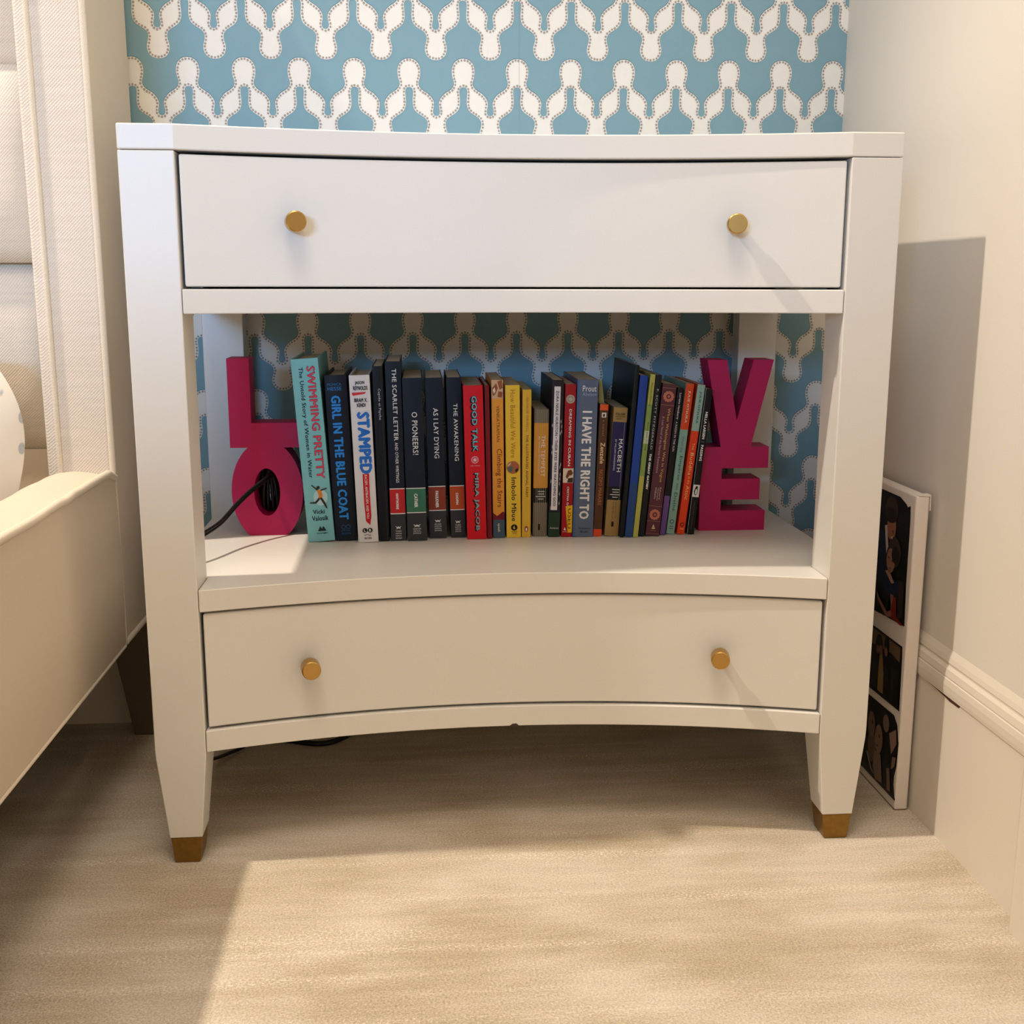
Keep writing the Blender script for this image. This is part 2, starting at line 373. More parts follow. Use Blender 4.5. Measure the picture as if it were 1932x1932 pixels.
# ------------------------------------------------------------------ bookend letters
def extrude_poly(name, outer, holes, y0, y1, m, parent=None, bevel=0):
    cu = bpy.data.curves.new(name, 'CURVE'); cu.dimensions = '2D'; cu.fill_mode = 'BOTH'; cu.extrude = (y1-y0)/2
    for P in [outer]+holes:
        sp = cu.splines.new('POLY'); sp.points.add(len(P)-1); sp.use_cyclic_u = True
        for p, q in zip(sp.points, P): p.co = (q[0], q[1], 0, 1)
    t = bpy.data.objects.new('tmp', cu); COL.objects.link(t)
    bpy.context.view_layer.update()
    me = bpy.data.meshes.new_from_object(t.evaluated_get(bpy.context.evaluated_depsgraph_get()))
    bpy.data.objects.remove(t); bpy.data.curves.remove(cu)
    for v in me.vertices: x, y, z = v.co; v.co = (x, (y0+y1)/2-z, y)
    bm = bmesh.new(); bm.from_mesh(me); bmesh.ops.remove_doubles(bm, verts=bm.verts, dist=1e-5); bm.to_mesh(me); bm.free()
    me.materials.clear(); me.name = name
    return finish(name, me, m, parent, smooth=True, bevel=bevel)
YO = 0.2863; OC = (-0.3187, 0.3912)
ow, oh = 0.0476, 0.0705
arc = []
def osup(a): return (OC[0]+ow*math.cos(a), OC[1]+oh*math.sin(a))
a0 = math.asin((0.4522-OC[1])/oh); a1 = math.asin((ZSH-OC[1])/oh)
right_arc = [osup(a0+(a1-a0)*i/28) for i in range(29)]
left_arc = [osup(math.pi-a1+((math.pi-a0)-(math.pi-a1))*i/28) for i in range(29)]
outer = [(-0.3656, 0.5715), (-0.3364, 0.5715), (-0.3364, 0.4855), (-0.2700, 0.4855), (-0.2700, 0.4522)]+right_arc+left_arc+[(-0.3656, 0.4522)]
hole = [(-0.3190+0.0174*math.cos(2*math.pi*i/48), OC[1]+0.0327*math.sin(2*math.pi*i/48)) for i in range(48)]
lo = extrude_poly('letter_bookend', outer, [hole], YO, YO+0.045, M_pink)
tag(lo, 'magenta wooden bookend of stacked letters L and O, cable showing through the O', 'bookend', 'magenta letter bookends')
YV = 0.2715
ve = [(0.2783, 0.568), (0.3054, 0.568), (0.3219, 0.4857), (0.3420, 0.568), (0.3702, 0.568), (0.3428, 0.4490), (0.3686, 0.4490), (0.3686, 0.4192), (0.3036, 0.4192),
      (0.3036, 0.4044), (0.3580, 0.4044), (0.3580, 0.3750), (0.3036, 0.3750), (0.3036, 0.3595), (0.3667, 0.3595), (0.3667, ZSH), (0.2736, ZSH), (0.2736, 0.4490), (0.3007, 0.4490)]
vo = extrude_poly('letter_bookend', ve, [], YV, YV+0.045, M_pink)
tag(vo, 'magenta wooden bookend of stacked letters V and E', 'bookend', 'magenta letter bookends')

# ------------------------------------------------------------------ black cord: coil behind the O, lead out to the left, loop on the carpet
pc = empty('power_cord', (-0.319, 0.30, ZSH)); tag(pc, 'black power cord coiled behind the O and led out to the left', 'cord')
def cordpart(nm, pts, r=0.0027, cyc=False):
    o = tube(nm, [(p[0]+0.319, p[1]-0.30, p[2]-ZSH) for p in pts], r, M_cord, pc, cyclic=cyc)
    return o
for i in range(9):
    w = 0.012+0.0035*(i % 4); h = 0.052-0.004*((i*3) % 5); yy = 0.3345+0.0028*(i//3); cxx = -0.3195+0.006*math.sin(i*2.1); tilt = 0.18*math.sin(i*1.7)
    pts = []
    for k in range(14):
        a = 2*math.pi*k/14; u, v = w*math.cos(a), h*math.sin(a)
        pts.append((cxx+u*math.cos(tilt)-v*math.sin(tilt)*0.5, yy+0.003*math.sin(a*2+i), ZSH+0.060+v*0.98+0.0))
    cordpart('coil_loop', pts, 0.0027, True)
for i, dx in enumerate((-0.011, -0.004, 0.004, 0.011)):
    cordpart('coil_loop', [(-0.319+dx*0.8, 0.318, ZSH+0.028), (-0.319+dx*1.0, 0.316, ZSH+0.055), (-0.3190+dx*0.6, 0.317, ZSH+0.080), (-0.319-dx*0.4, 0.320, ZSH+0.094)], 0.0026)
lead = [(-0.306, 0.318, 0.418), (-0.312, 0.300, 0.4165), (-0.318, 0.284, 0.4120), (-0.339, 0.262, 0.3988), (-0.356, 0.225, 0.3830), (-0.3665, 0.195, 0.3690), (-0.380, 0.15, 0.366), (-0.400, 0.11, 0.358)]
for s in (0.0, 0.0036):
    cordpart('lead', [(x, y+s*0.3, z-s) for x, y, z in lead]+[(-0.436, 0.095, 0.33-s), (-0.447, 0.10, 0.22), (-0.449, 0.16, 0.06), (-0.42-s, 0.26, 0.005), (-0.36, 0.36+s, 0.004)], 0.0020)
cordpart('floor_loop', [(-0.36, 0.362, 0.004), (-0.32, 0.365, 0.004), (-0.29, 0.348, 0.004), (-0.262, 0.338, 0.004), (-0.235, 0.352, 0.004), (-0.21, 0.40, 0.004)], 0.004)

# ------------------------------------------------------------------ books
TXT = {}
def text_coords(s, bold):
    key = (s, bold)
    if key in TXT: return TXT[key]
    if s not in TXT:
        cu = bpy.data.curves.new('t', 'FONT'); cu.body = s; cu.resolution_u = 2; cu.size = 1; cu.space_character = 1.06
        t = bpy.data.objects.new('t', cu); COL.objects.link(t); bpy.context.view_layer.update()
        me = bpy.data.meshes.new_from_object(t.evaluated_get(bpy.context.evaluated_depsgraph_get()))
        TXT[s] = ([tuple(v.co) for v in me.vertices], [tuple(p.vertices) for p in me.polygons])
        bpy.data.objects.remove(t); bpy.data.curves.remove(cu); bpy.data.meshes.remove(me)
    V0, F0 = TXT[s]; V, F = [], []
    d = max(0, bold)*1.5
    for k, (dx, dy) in enumerate(((0, 0),) if d < 0.003 else ((-d, 0), (d, 0), (0, d*0.7), (0, -d*0.7))):
        o = len(V); V += [(v[0]+dx, v[1]+dy, k*0.00003) for v in V0]; F += [tuple(i+o for i in f) for f in F0]
    x0 = min(v[0] for v in V); x1 = max(v[0] for v in V); y0 = min(v[1] for v in V); y1 = max(v[1] for v in V)
    V = [((v[0]-x0)/(x1-x0), (v[1]-y0)/(y1-y0), v[2]) for v in V]
    TXT[key] = (V, F); return V, F

class Book:
    def __init__(s, name, label, xl, xr, y, t, H, deg, rgb, depth=0.148, hard=False, rough=0.42, pages=None, cover2=None):
        s.H, s.t = H, t-0.0006; s.b = 0.0016 if hard else 0.0006
        a = math.radians(deg)
        s.o = empty(name)
        s.o['label'] = label; s.o['category'] = 'book'; s.o['group'] = 'books between the letter bookends'
        # rest on the lower corner
        if deg <= 0: s.o.location = (xl+0.0003, y, ZSH+0.0003); s.x0 = 0
        else: s.o.location = (xr-0.0003, y, ZSH+0.0003); s.x0 = -s.t
        s.o.rotation_euler = (0, a, 0)
        c = 0.0028 if hard else 0.0011
        x0, t_, b = s.x0, s.t, s.b
        n = 8
        front = [(x0+t_*i/n, -b*(1-(2*i/n-1)**2)) for i in range(n+1)]
        P = front+[(x0+t_, depth), (x0+t_-c, depth), (x0+t_-c, c), (x0+c, c), (x0+c, depth), (x0, depth)]
        prism('cover', P, 0, H, rgbmat(rgb, rough), s.o, smooth=True)
        ov = 0.0035 if hard else 0.0004
        prism('pages', [(x0+c+0.0001, c+0.0002), (x0+t_-c-0.0001, c+0.0002), (x0+t_-c-0.0001, depth-ov-0.0005), (x0+c+0.0001, depth-ov-0.0005)], ov, H-ov, pages or M_pages, s.o)
        BOOKS.append(s)
    def yv(s, v): return -s.b*(1-(2*v-1)**2)
    def band(s, u0, u1, rgb, v0=0.0, v1=1.0, name='band', off=0.00025, rough=0.42):
        n = 8; V = []; F = []
        for i in range(n+1):
            v = v0+(v1-v0)*i/n
            for u in (u0, u1): V.append((s.x0+s.t*v, s.yv(v)-off, s.H*(1-u)))
        for i in range(n): F.append((2*i, 2*i+1, 2*i+3, 2*i+2))
        return obj(name, V, F, rgbmat(rgb, rough), s.o)
    def poly(s, pts, rgb, name='emblem', off=0.0004):     # pts (v,u)
        V = [(s.x0+s.t*v, -s.b-off, s.H*(1-u)) for v, u in pts]
        return obj(name, V, [tuple(range(len(V)))], rgbmat(rgb), s.o)
    def disc(s, v, u, r, rgb, name='emblem', off=0.0004, ry=None):   # r in metres
        n = 20; ry = ry or r
        return s.poly([(v+r*math.cos(2*math.pi*i/n)/s.t, u+ry*math.sin(2*math.pi*i/n)/s.H) for i in range(n)], rgb, name, off)
    def text(s, st, u0, u1, v0, v1, rgb, bold=0.0, H=False, name='lettering', off=0.0005, dv=0, du=0):
        V, F = text_coords(st, bold); P = []
        for x, y, e in V:
            if H: v, u = v0+(v1-v0)*x, u1+(u0-u1)*y
            else: u, v = u0+(u1-u0)*x, v0+(v1-v0)*y
            v += dv; u += du
            P.append((s.x0+s.t*v, s.yv(min(1, max(0, v)))-off-e, s.H*(1-u)))
        return obj(name, P, F, rgbmat(rgb), s.o, smooth='keep')
BOOKS = []
WHT = (232, 230, 226); BLK = (18, 18, 20); CRM = (228, 214, 178)

b = Book('hardcover_book', 'light teal hardcover with pink capital title, leftmost in the row', -0.2613, -0.2266, 0.2393, 0.0354, 0.2415, -3.66, (126, 190, 194), 0.155, True)
b.text('SWIMMING PRETTY', 0.04, 0.653, 0.55, 0.86, (24, 34, 40), 0.026, off=0.0004)
b.text('SWIMMING PRETTY', 0.042, 0.651, 0.56, 0.85, (222, 66, 92), 0.010, name='title', off=0.0006)
b.text('The Untold Story of Women in Water', 0.045, 0.645, 0.22, 0.42, (22, 32, 38), 0.01)
b.disc(0.62, 0.755, 0.0095, (176, 208, 210), 'wave_splash', ry=0.011)
b.poly([(0.50, 0.715), (0.66, 0.712), (0.70, 0.745), (0.66, 0.76), (0.54, 0.76), (0.56, 0.74)], (216, 128, 52), 'swimsuit', 0.0007)
for P in ([(0.50, 0.715), (0.56, 0.712), (0.34, 0.683), (0.30, 0.685)], [(0.64, 0.712), (0.66, 0.72), (0.88, 0.71), (0.88, 0.704)], [(0.54, 0.757), (0.60, 0.764), (0.44, 0.788), (0.20, 0.785), (0.20, 0.779), (0.40, 0.778)], [(0.58, 0.757), (0.67, 0.757), (0.78, 0.785), (0.84, 0.818), (0.80, 0.818), (0.70, 0.79)]):
    b.poly(P, (52, 42, 44), 'swimmer_limb', 0.0007)
b.disc(0.56, 0.70, 0.0022, (60, 46, 46), 'swimmer_head', 0.0008)
b.text('Vicki', 0.822, 0.846, 0.28, 0.72, (22, 32, 38), 0.015, True); b.text('Valosik', 0.857, 0.884, 0.22, 0.84, (22, 32, 38), 0.015, True)
b.poly([(0.40, 0.943), (0.50, 0.915), (0.56, 0.93), (0.62, 0.915), (0.72, 0.943)], (24, 40, 44), 'emblem'); b.text('Liveright', 0.950, 0.960, 0.36, 0.76, (24, 40, 44), 0.02, True)

b = Book('hardcover_book', 'dark navy hardcover with bright blue capital title beside the teal book', -0.2254, -0.1978, 0.2433, 0.0288, 0.2201, -2.45, (16, 24, 38), 0.15, True)
b.text('MONICA', 0.045, 0.062, 0.12, 0.76, (44, 104, 160), 0.01, True); b.text('HESSE', 0.069, 0.090, 0.12, 0.76, (52, 124, 190), 0.01, True)
b.text('GIRL IN THE BLUE COAT', 0.12, 0.87, 0.24, 0.68, (44, 138, 222), 0.03, name='title')
for v in (0.40, 0.62): b.disc(v, 0.915, 0.0030, (34, 84, 130)); b.disc(v, 0.915, 0.0022, (16, 24, 38), off=0.0006)
b.text('LITTLE,', 0.932, 0.943, 0.30, 0.72, (34, 84, 130), 0.01, True); b.text('BROWN', 0.950, 0.961, 0.30, 0.72, (34, 84, 130), 0.01, True)

b = Book('hardcover_book', 'white hardcover with large blue capitals and a red brush stripe', -0.1951, -0.1682, 0.2319, 0.0270, 0.2209, -1.88, (222, 218, 218), 0.15, True)
b.text('JASON', 0.034, 0.058, 0.28, 0.74, BLK, 0.03, True); b.text('REYNOLDS', 0.063, 0.088, 0.18, 0.88, BLK, 0.03, True)
b.poly([(0.10, 0.101), (0.80, 0.099), (0.72, 0.110), (0.14, 0.119)], (206, 52, 56), 'brush_mark')
b.text('IBRAM X.', 0.135, 0.158, 0.20, 0.84, BLK, 0.03, True); b.text('KENDI', 0.164, 0.187, 0.32, 0.74, BLK, 0.03, True)
b.text('STAMPED', 0.215, 0.585, 0.28, 0.90, (38, 112, 200), 0.045, name='title')
b.poly([(0.40, 0.585), (0.72, 0.583), (0.70, 0.70), (0.72, 0.84), (0.64, 0.895), (0.44, 0.87), (0.40, 0.75)], (200, 26, 34), 'brush_stripe')
b.text('RACISM, ANTIRACISM, AND YOU', 0.59, 0.855, 0.47, 0.62, (240, 226, 222), 0.01, off=0.0007)
for v, l in ((0.36, 'L'), (0.62, 'B')):
    b.disc(v, 0.927, 0.0032, BLK); b.text(l, 0.919, 0.935, v-0.05, v+0.05, WHT, 0.02, True, off=0.0007)
b.text('LITTLE,', 0.950, 0.962, 0.32, 0.66, BLK, 0.01, True); b.text('BROWN', 0.969, 0.981, 0.32, 0.66, BLK, 0.01, True)

b = Book('thin_book', 'thin black paperback with small white title beside the white hardcover', -0.1676, -0.1532, 0.2363, 0.0139, 0.2322, -1.18, (13, 17, 24), 0.15)
b.text('Cupido et Psyche', 0.125, 0.30, 0.42, 0.72, (196, 200, 204), 0.0, name='title')
b.band(0.0, 1.0, (6, 8, 12), 0.30, 0.34, 'crease'); b.band(0.0, 1.0, (40, 46, 54), 0.80, 0.86, 'crease')

def norton(name, label, args, title, tu, rgb, auth, au, lines, bird, sub=None, tv=(0.42, 0.70)):
    b = Book(name, label, *args, (14, 25, 40), 0.145)
    b.text(title, tu[0], tu[1], tv[0], tv[1], WHT, 0.004, name='title')
    if sub: b.text(sub[0], sub[1], sub[2], 0.46, 0.66, WHT, 0.0, name='subtitle')
    u0, u1 = (0.705, 0.845) if sub else (0.672, 0.822)
    b.band(u1, 1.0, (52, 53, 58), name='grey_band'); b.band(u0, u1, rgb, name='colour_band')
    b.band(u0-0.003, u0+0.002, WHT, name='rule', off=0.0004); b.band(u1-0.002, u1+0.003, WHT, name='rule', off=0.0004)
    b.text(auth, au[0], au[1], 0.40, 0.58, WHT, 0.03, name='author')
    c = 0.5
    b.poly([(c-0.2, bird-0.010), (c-0.06, bird-0.002), (c, bird-0.008), (c+0.06, bird-0.002), (c+0.2, bird-0.010), (c+0.1, bird+0.004), (c+0.16, bird+0.010), (c, bird+0.004), (c-0.16, bird+0.010), (c-0.1, bird+0.004)], (214, 214, 214), 'bird_emblem')
    for i, l in enumerate(lines): b.text(l, bird+0.016+0.0135*i, bird+0.024+0.0135*i, 0.30, 0.70, (200, 200, 200), 0.02, True)
    return b
norton('paperback_book', 'tall navy paperback with red spine band, small red label above grey', (-0.1518, -0.1324, 0.2382, 0.0206, 0.2381, -0.96), 'THE SCARLET LETTER', (0.04, 0.435), (190, 40, 44), 'HAWTHORNE', (0.73, 0.82), ('THIRD', 'NORTON', 'CRITICAL', 'EDITION'), 0.925, ('AND OTHER WRITINGS', 0.445, 0.67))
norton('paperback_book', 'navy paperback with green spine band above a grey base', (-0.1299, -0.1017, 0.2355, 0.0264, 0.2167, -1.08), 'O PIONEERS!', (0.205, 0.465), (58, 112, 88), 'CATHER', (0.705, 0.79), ('NORTON', 'CRITICAL', 'EDITIONS'), 0.905)
norton('paperback_book', 'navy paperback with brick-brown spine band above a grey base', (-0.1004, -0.0755, 0.2495, 0.0236, 0.2158, -1.10), 'AS I LAY DYING', (0.185, 0.495), (136, 58, 40), 'FAULKNER', (0.70, 0.805), ('SECOND', 'NORTON', 'CRITICAL', 'EDITION'), 0.89)
norton('paperback_book', 'navy paperback with orange spine band above a grey base', (-0.0715, -0.0514, 0.2521, 0.0201, 0.2159, -1.31), 'THE AWAKENING', (0.16, 0.515), (184, 76, 36), 'CHOPIN', (0.715, 0.79), ('THIRD', 'NORTON', 'CRITICAL', 'EDITION'), 0.90)

b = Book('paperback_book', 'bright red paperback with shadowed pale blue block capitals', -0.0500, -0.0241, 0.2396, 0.0264, 0.2062, -1.31, (206, 18, 34), 0.15, pages=M_pagew)
for st, u0, u1, c in (('GOOD TALK', 0.065, 0.425, (112, 182, 196)), ('MIRA JACOB', 0.56, 0.945, (150, 164, 172))):
    b.text(st, u0, u1, 0.36, 0.66, BLK, 0.035, off=0.0004, dv=-0.04, du=0.004); b.text(st, u0, u1, 0.40, 0.68, BLK, 0.030, off=0.0005)
    b.text(st, u0+0.002, u1-0.002, 0.41, 0.67, c, 0.02, name='title', off=0.0008)
b.disc(0.50, 0.478, 0.0050, (214, 150, 160)); b.disc(0.50, 0.478, 0.0036, (206, 60, 76), off=0.0006); b.disc(0.50, 0.478, 0.0022, (230, 190, 194), off=0.0008)
b.text('ONE WORLD', 0.512, 0.520, 0.26, 0.76, (226, 150, 156), 0.01, True)

b = Book('thin_book', 'thin dark red book squeezed right beside the bright red paperback', -0.0227, -0.0165, 0.2414, 0.0066, 0.2062, -1.06, (120, 16, 24), 0.15, pages=M_pagew)
b.band(0, 1, (86, 10, 16), 0.30, 0.36, 'crease')

b = Book('paperback_book', 'orange paperback with pictured top, script title and slate blue foot', -0.0149, 0.0012, 0.2452, 0.0160, 0.2129, -0.62, (226, 150, 52), 0.14)
b.band(0, 0.115, (206, 170, 132), name='picture')
for P in ([(0.05, 0.05), (0.4, 0.02), (0.55, 0.05), (0.3, 0.09), (0.1, 0.10)], [(0.5, 0.01), (0.9, 0.0), (0.98, 0.05), (0.7, 0.06)], [(0.6, 0.07), (0.95, 0.075), (0.9, 0.11), (0.5, 0.105)]):
    b.poly(P, (150, 84, 48), 'picture_shape')
b.poly([(0.1, 0.06), (0.28, 0.045), (0.34, 0.07), (0.2, 0.085)], (232, 206, 176), 'picture_shape', 0.0005)
b.text('VENKATRAMAN', 0.16, 0.385, 0.40, 0.66, (120, 58, 20), 0.0, name='author')
b.text('Climbing the Stairs', 0.43, 0.80, 0.26, 0.84, (106, 30, 18), -0.004, name='title')
b.poly([(0, 0.835), (0.35, 0.857), (0.6, 0.845), (0.85, 0.83), (1, 0.835), (1, 0.882), (0, 0.882)], (112, 24, 40), 'maroon_band')
b.band(0.878, 1.0, (66, 86, 104), name='slate_band'); b.text('speak', 0.905, 0.962, 0.36, 0.62, (212, 196, 160), 0.02)

b = Book('paperback_book', 'yellow paperback with round picture and bold black author name', 0.0034, 0.0235, 0.2460, 0.0198, 0.2058, -0.63, (232, 190, 58), 0.145)
b.text('How Beautiful We Were', 0.03, 0.47, 0.34, 0.68, (184, 116, 34), 0.0, name='title')
b.disc(0.48, 0.533, 0.0086, (168, 92, 64)); b.poly([(0.08, 0.54), (0.30, 0.525), (0.5, 0.53), (0.42, 0.56), (0.2, 0.565)], (84, 104, 92), 'emblem', 0.0006)
b.poly([(0.62, 0.55), (0.80, 0.535), (0.86, 0.55), (0.7, 0.57)], (40, 34, 30), 'emblem', 0.0006); b.poly([(0.12, 0.515), (0.36, 0.497), (0.30, 0.515), (0.10, 0.53)], (196, 190, 150), 'emblem', 0.0006)
b.text('Imbolo Mbue', 0.60, 0.89, 0.36, 0.70, (22, 20, 18), 0.006, name='author')
b.disc(0.53, 0.932, 0.0044, BLK); b.poly([(0.44, 0.932), (0.56, 0.918), (0.54, 0.932), (0.62, 0.936), (0.52, 0.944)], (232, 190, 58), off=0.0006)
b.text('RANDOM', 0.957, 0.964, 0.36, 0.74, (60, 50, 20), 0.01, True); b.text('HOUSE', 0.968, 0.975, 0.42, 0.68, (60, 50, 20), 0.01, True)

b = Book('paperback_book', 'slim mustard yellow paperback with tiny capitals and red oval emblem', 0.0249, 0.0363, 0.2467, 0.0122, 0.1998, 0.10, (220, 174, 56), 0.14)
b.text('GEORGE ORWELL', 0.05, 0.28, 0.42, 0.66, (176, 110, 30), 0.0, name='author'); b.text('THE ILLUSTRATED ANIMAL FARM', 0.30, 0.72, 0.40, 0.68, (74, 56, 24), 0.0, name='title')
b.disc(0.5, 0.942, 0.0024, (150, 44, 26), ry=0.0040); b.disc(0.5, 0.945, 0.0011, WHT, off=0.0006, ry=0.0025)

b = Book('paperback_book', 'short worn grey paperback with orange middle and white crease lines', 0.0387, 0.0590, 0.2513, 0.0198, 0.1730, 0.56, (112, 102, 84), 0.12)
b.band(0.105, 0.615, (210, 140, 36), name='orange_band'); b.band(0.615, 0.73, (20, 20, 22), name='black_band')
b.text('THE TEMPEST', 0.20, 0.525, 0.50, 0.78, (230, 216, 190), 0.0, name='title'); b.text('By William Shakespeare', 0.21, 0.50, 0.28, 0.42, (226, 206, 170), 0.0)
for v in (0.18, 0.30, 0.44, 0.56, 0.70, 0.84): b.band(0.0, 1.0, (176, 162, 132), v, v+0.018, 'crease_line', 0.0004)
for i, (a, c) in enumerate(((0.3, 0.78), (0.34, 0.76), (0.16, 0.84), (0.34, 0.70))): b.band(0.638+0.02*i, 0.645+0.02*i, (190, 186, 178), a, c, 'text_line', 0.0005)
b.band(0.90, 0.95, (30, 28, 26), 0.36, 0.50, 'emblem', 0.0005)

b = Book('paperback_book', 'black patterned paperback with a long white paper title strip', 0.0592, 0.0756, 0.2462, 0.0160, 0.2123, 1.20, (36, 26, 34), 0.145)
b.band(0.84, 1.0, (34, 58, 40), name='green_band')
for k in range(16):
    uu = rnd.uniform(0.1, 0.84); vv = rnd.choice((rnd.uniform(0.0, 0.14), rnd.uniform(0.78, 0.98)))
    b.poly([(vv, uu), (min(1, vv+0.05), uu+0.012), (vv+0.02, uu+0.03), (max(0, vv-0.04), uu+0.018)], (168, 160, 164), 'leaf_mark')
b.band(0.04, 0.825, (222, 216, 216), 0.18, 0.72, 'title_strip', 0.0005)
b.text('ZORA NEALE HURSTON • THEIR EYES WERE WATCHING GOD', 0.066, 0.80, 0.34, 0.58, (34, 28, 30), 0.01, name='title', off=0.0008)
b.text('Amistad', 0.935, 0.948, 0.14, 0.88, (196, 196, 176), 0.0, True)

b = Book('paperback_book', 'dark red paperback with round seal and a yellow used sticker', 0.0769, 0.0923, 0.2451, 0.0148, 0.2067, 1.05, (158, 20, 28), 0.14)
b.disc(0.5, 0.095, 0.0058, (176, 166, 150)); b.disc(0.5, 0.095, 0.0044, (150, 140, 124), off=0.0006); b.disc(0.5, 0.095, 0.0026, (180, 170, 154), off=0.0008)
b.text('DREAMING IN CUBAN', 0.16, 0.53, 0.42, 0.66, WHT, 0.01, name='title')
b.band(0.545, 0.64, (214, 196, 176), name='picture'); b.poly([(0.25, 0.60), (0.45, 0.56), (0.75, 0.552), (0.95, 0.575), (0.8, 0.59), (0.6, 0.592), (0.4, 0.615)], (112, 62, 34), 'picture_shape'); b.poly([(0.5, 0.61), (0.95, 0.605), (0.95, 0.638), (0.4, 0.638)], (64, 44, 34), 'picture_shape')
b.text('CRISTINA GARCIA', 0.665, 0.85, 0.42, 0.60, WHT, 0.01, name='author')
b.poly([(0.32, 0.795), (0.99, 0.787), (0.99, 0.97), (0.58, 0.972)], (226, 174, 20), 'used_sticker', 0.0008); b.text('USED', 0.81, 0.945, 0.56, 0.92, (30, 24, 12), 0.0, off=0.0011)
b.poly([(0.2, 0.955), (0.3, 0.935), (0.42, 0.955)], WHT); b.text('BALLANTINE', 0.962, 0.968, 0.1, 0.5, WHT, 0.0, True)

b = Book('paperback_book', 'thick slate blue paperback with white hand-lettered title', 0.0927, 0.1211, 0.2438, 0.0284, 0.2127, 1.17, (92, 104, 126), 0.15)
b.band(0.0, 1.0, (72, 98, 142), 0.0, 0.10, 'worn_edge')
b.text('Prout', 0.037, 0.074, 0.26, 0.92, WHT, 0.004, True, name='author'); b.text('Abelson', 0.080, 0.101, 0.26, 0.94, (150, 166, 190), 0.0, True, name='author')
b.text('I HAVE THE RIGHT TO', 0.195, 0.885, 0.28, 0.76, (232, 228, 222), 0.028, name='title')
b.text('McElderry', 0.94, 0.953, 0.28, 0.86, (44, 48, 58), 0.01, True); b.text('Books', 0.960, 0.973, 0.38, 0.74, (44, 48, 58), 0.01, True)

b = Book('paperback_book', 'brown paperback with orange ends and a yellow-green marker curling out', 0.1230, 0.1332, 0.2454, 0.0118, 0.1798, 2.09, (84, 52, 32), 0.12)
b.band(0, 0.045, (216, 84, 36), name='orange_end'); b.band(0.945, 1.0, (216, 74, 36), name='orange_end')
b.band(0.062, 0.098, (216, 206, 190), 0.25, 0.80, 'emblem'); b.band(0.072, 0.092, (60, 40, 30), 0.40, 0.62, 'emblem', 0.0005)
b.text('a novel', 0.115, 0.235, 0.42, 0.66, (150, 120, 90), 0.0); b.text('Zenzele', 0.285, 0.445, 0.28, 0.82, (222, 192, 142), 0.02, name='title'); b.text('NOZIPO MARAIRE', 0.49, 0.76, 0.30, 0.74, (176, 104, 54), 0.01, name='author')
pm = obj('page_marker', [(b.x0+0.0015+0.0006*k*k/4+o, 0.02+0.005*k, b.H-0.012+h) for k, h in enumerate((0.0, 0.018, 0.032, 0.042)) for o in (0.0, 0.0085-0.0018*k)], [(0, 1, 3, 2), (2, 3, 5, 4), (4, 5, 7, 6)], rgbmat((178, 176, 112)), b.o, smooth='keep')

b = Book('paperback_book', 'short navy and gold paperback with white title, beside the brown one', 0.1357, 0.1559, 0.2447, 0.0192, 0.1751, 3.24, (158, 128, 76), 0.118)
b.band(0.11, 0.61, (36, 34, 78), name='navy_band'); b.band(0.61, 0.715, (18, 18, 22), name='black_band')
b.text('FOLGER', 0.040, 0.058, 0.16, 0.84, (52, 40, 24), 0.01, True); b.text('SHAKESPEARE', 0.064, 0.074, 0.14, 0.86, (52, 40, 24), 0.0, True); b.text('LIBRARY', 0.080, 0.092, 0.18, 0.68, (52, 40, 24), 0.0, True)
b.text('MACBETH', 0.24, 0.495, 0.52, 0.80, WHT, 0.004, name='title'); b.text('BY WILLIAM SHAKESPEARE', 0.245, 0.485, 0.25, 0.37, (206, 200, 206), 0.0)
b.band(0.11, 0.715, (196, 194, 200), 0.85, 0.865, 'rule', 0.0004)
for i, (a, c) in enumerate(((0.3, 0.86), (0.34, 0.8), (0.16, 0.9), (0.34, 0.74))): b.band(0.630+0.02*i, 0.637+0.02*i, (188, 186, 182), a, c, 'text_line', 0.0005)
b.text('Updated edition by Barbara Mowat', 0.73, 0.86, 0.60, 0.70, (70, 54, 30), 0.0); b.text('and Paul Werstine', 0.73, 0.87, 0.42, 0.52, (70, 54, 30), 0.0)
b.band(0.885, 0.925, (34, 28, 22), 0.42, 0.60, 'emblem', 0.0005)

b = Book('hardcover_book', 'tall thin black book, tallest of the right-leaning books', 0.1560, 0.1622, 0.2361, 0.0062, 0.2324, 4.10, (16, 20, 18), 0.165, pages=M_pages)
b = Book('paperback_book', 'plain cobalt blue book leaning between black and yellow-green books', 0.1634, 0.1742, 0.2364, 0.0110, 0.2186, 4.29, (32, 66, 150), 0.16)
b.band(0.66, 1.0, (40, 70, 124), name='dull_foot')  # lowest third of the spine in a duller blue
b = Book('thin_book', 'thin yellow-green book leaning beside the cobalt blue one', 0.1741, 0.1815, 0.2357, 0.0072, 0.2205, 4.89, (178, 176, 84), 0.16)
b.band(0.18, 0.62, (132, 156, 84), name='green_wash'); b.band(0.34, 0.42, (184, 196, 160), name='pale_wash', off=0.0004)
b.text('Alexandra Hermina', 0.05, 0.19, 0.34, 0.66, (44, 52, 30), 0.0); b.text('Rachel Beth Cunning', 0.29, 0.46, 0.36, 0.70, (44, 52, 30), 0.0)
b = Book('thin_book', 'slim black paperback with spaced white capitals beside the maroon book', 0.1825, 0.1909, 0.2399, 0.0081, 0.2193, 4.96, (20, 20, 22), 0.155)
b.text('F. SCOTT FITZGERALD', 0.085, 0.455, 0.32, 0.66, (190, 190, 186), 0.0, name='author'); b.text('THE GREAT GATSBY', 0.48, 0.705, 0.30, 0.68, (224, 222, 214), 0.05, name='title')
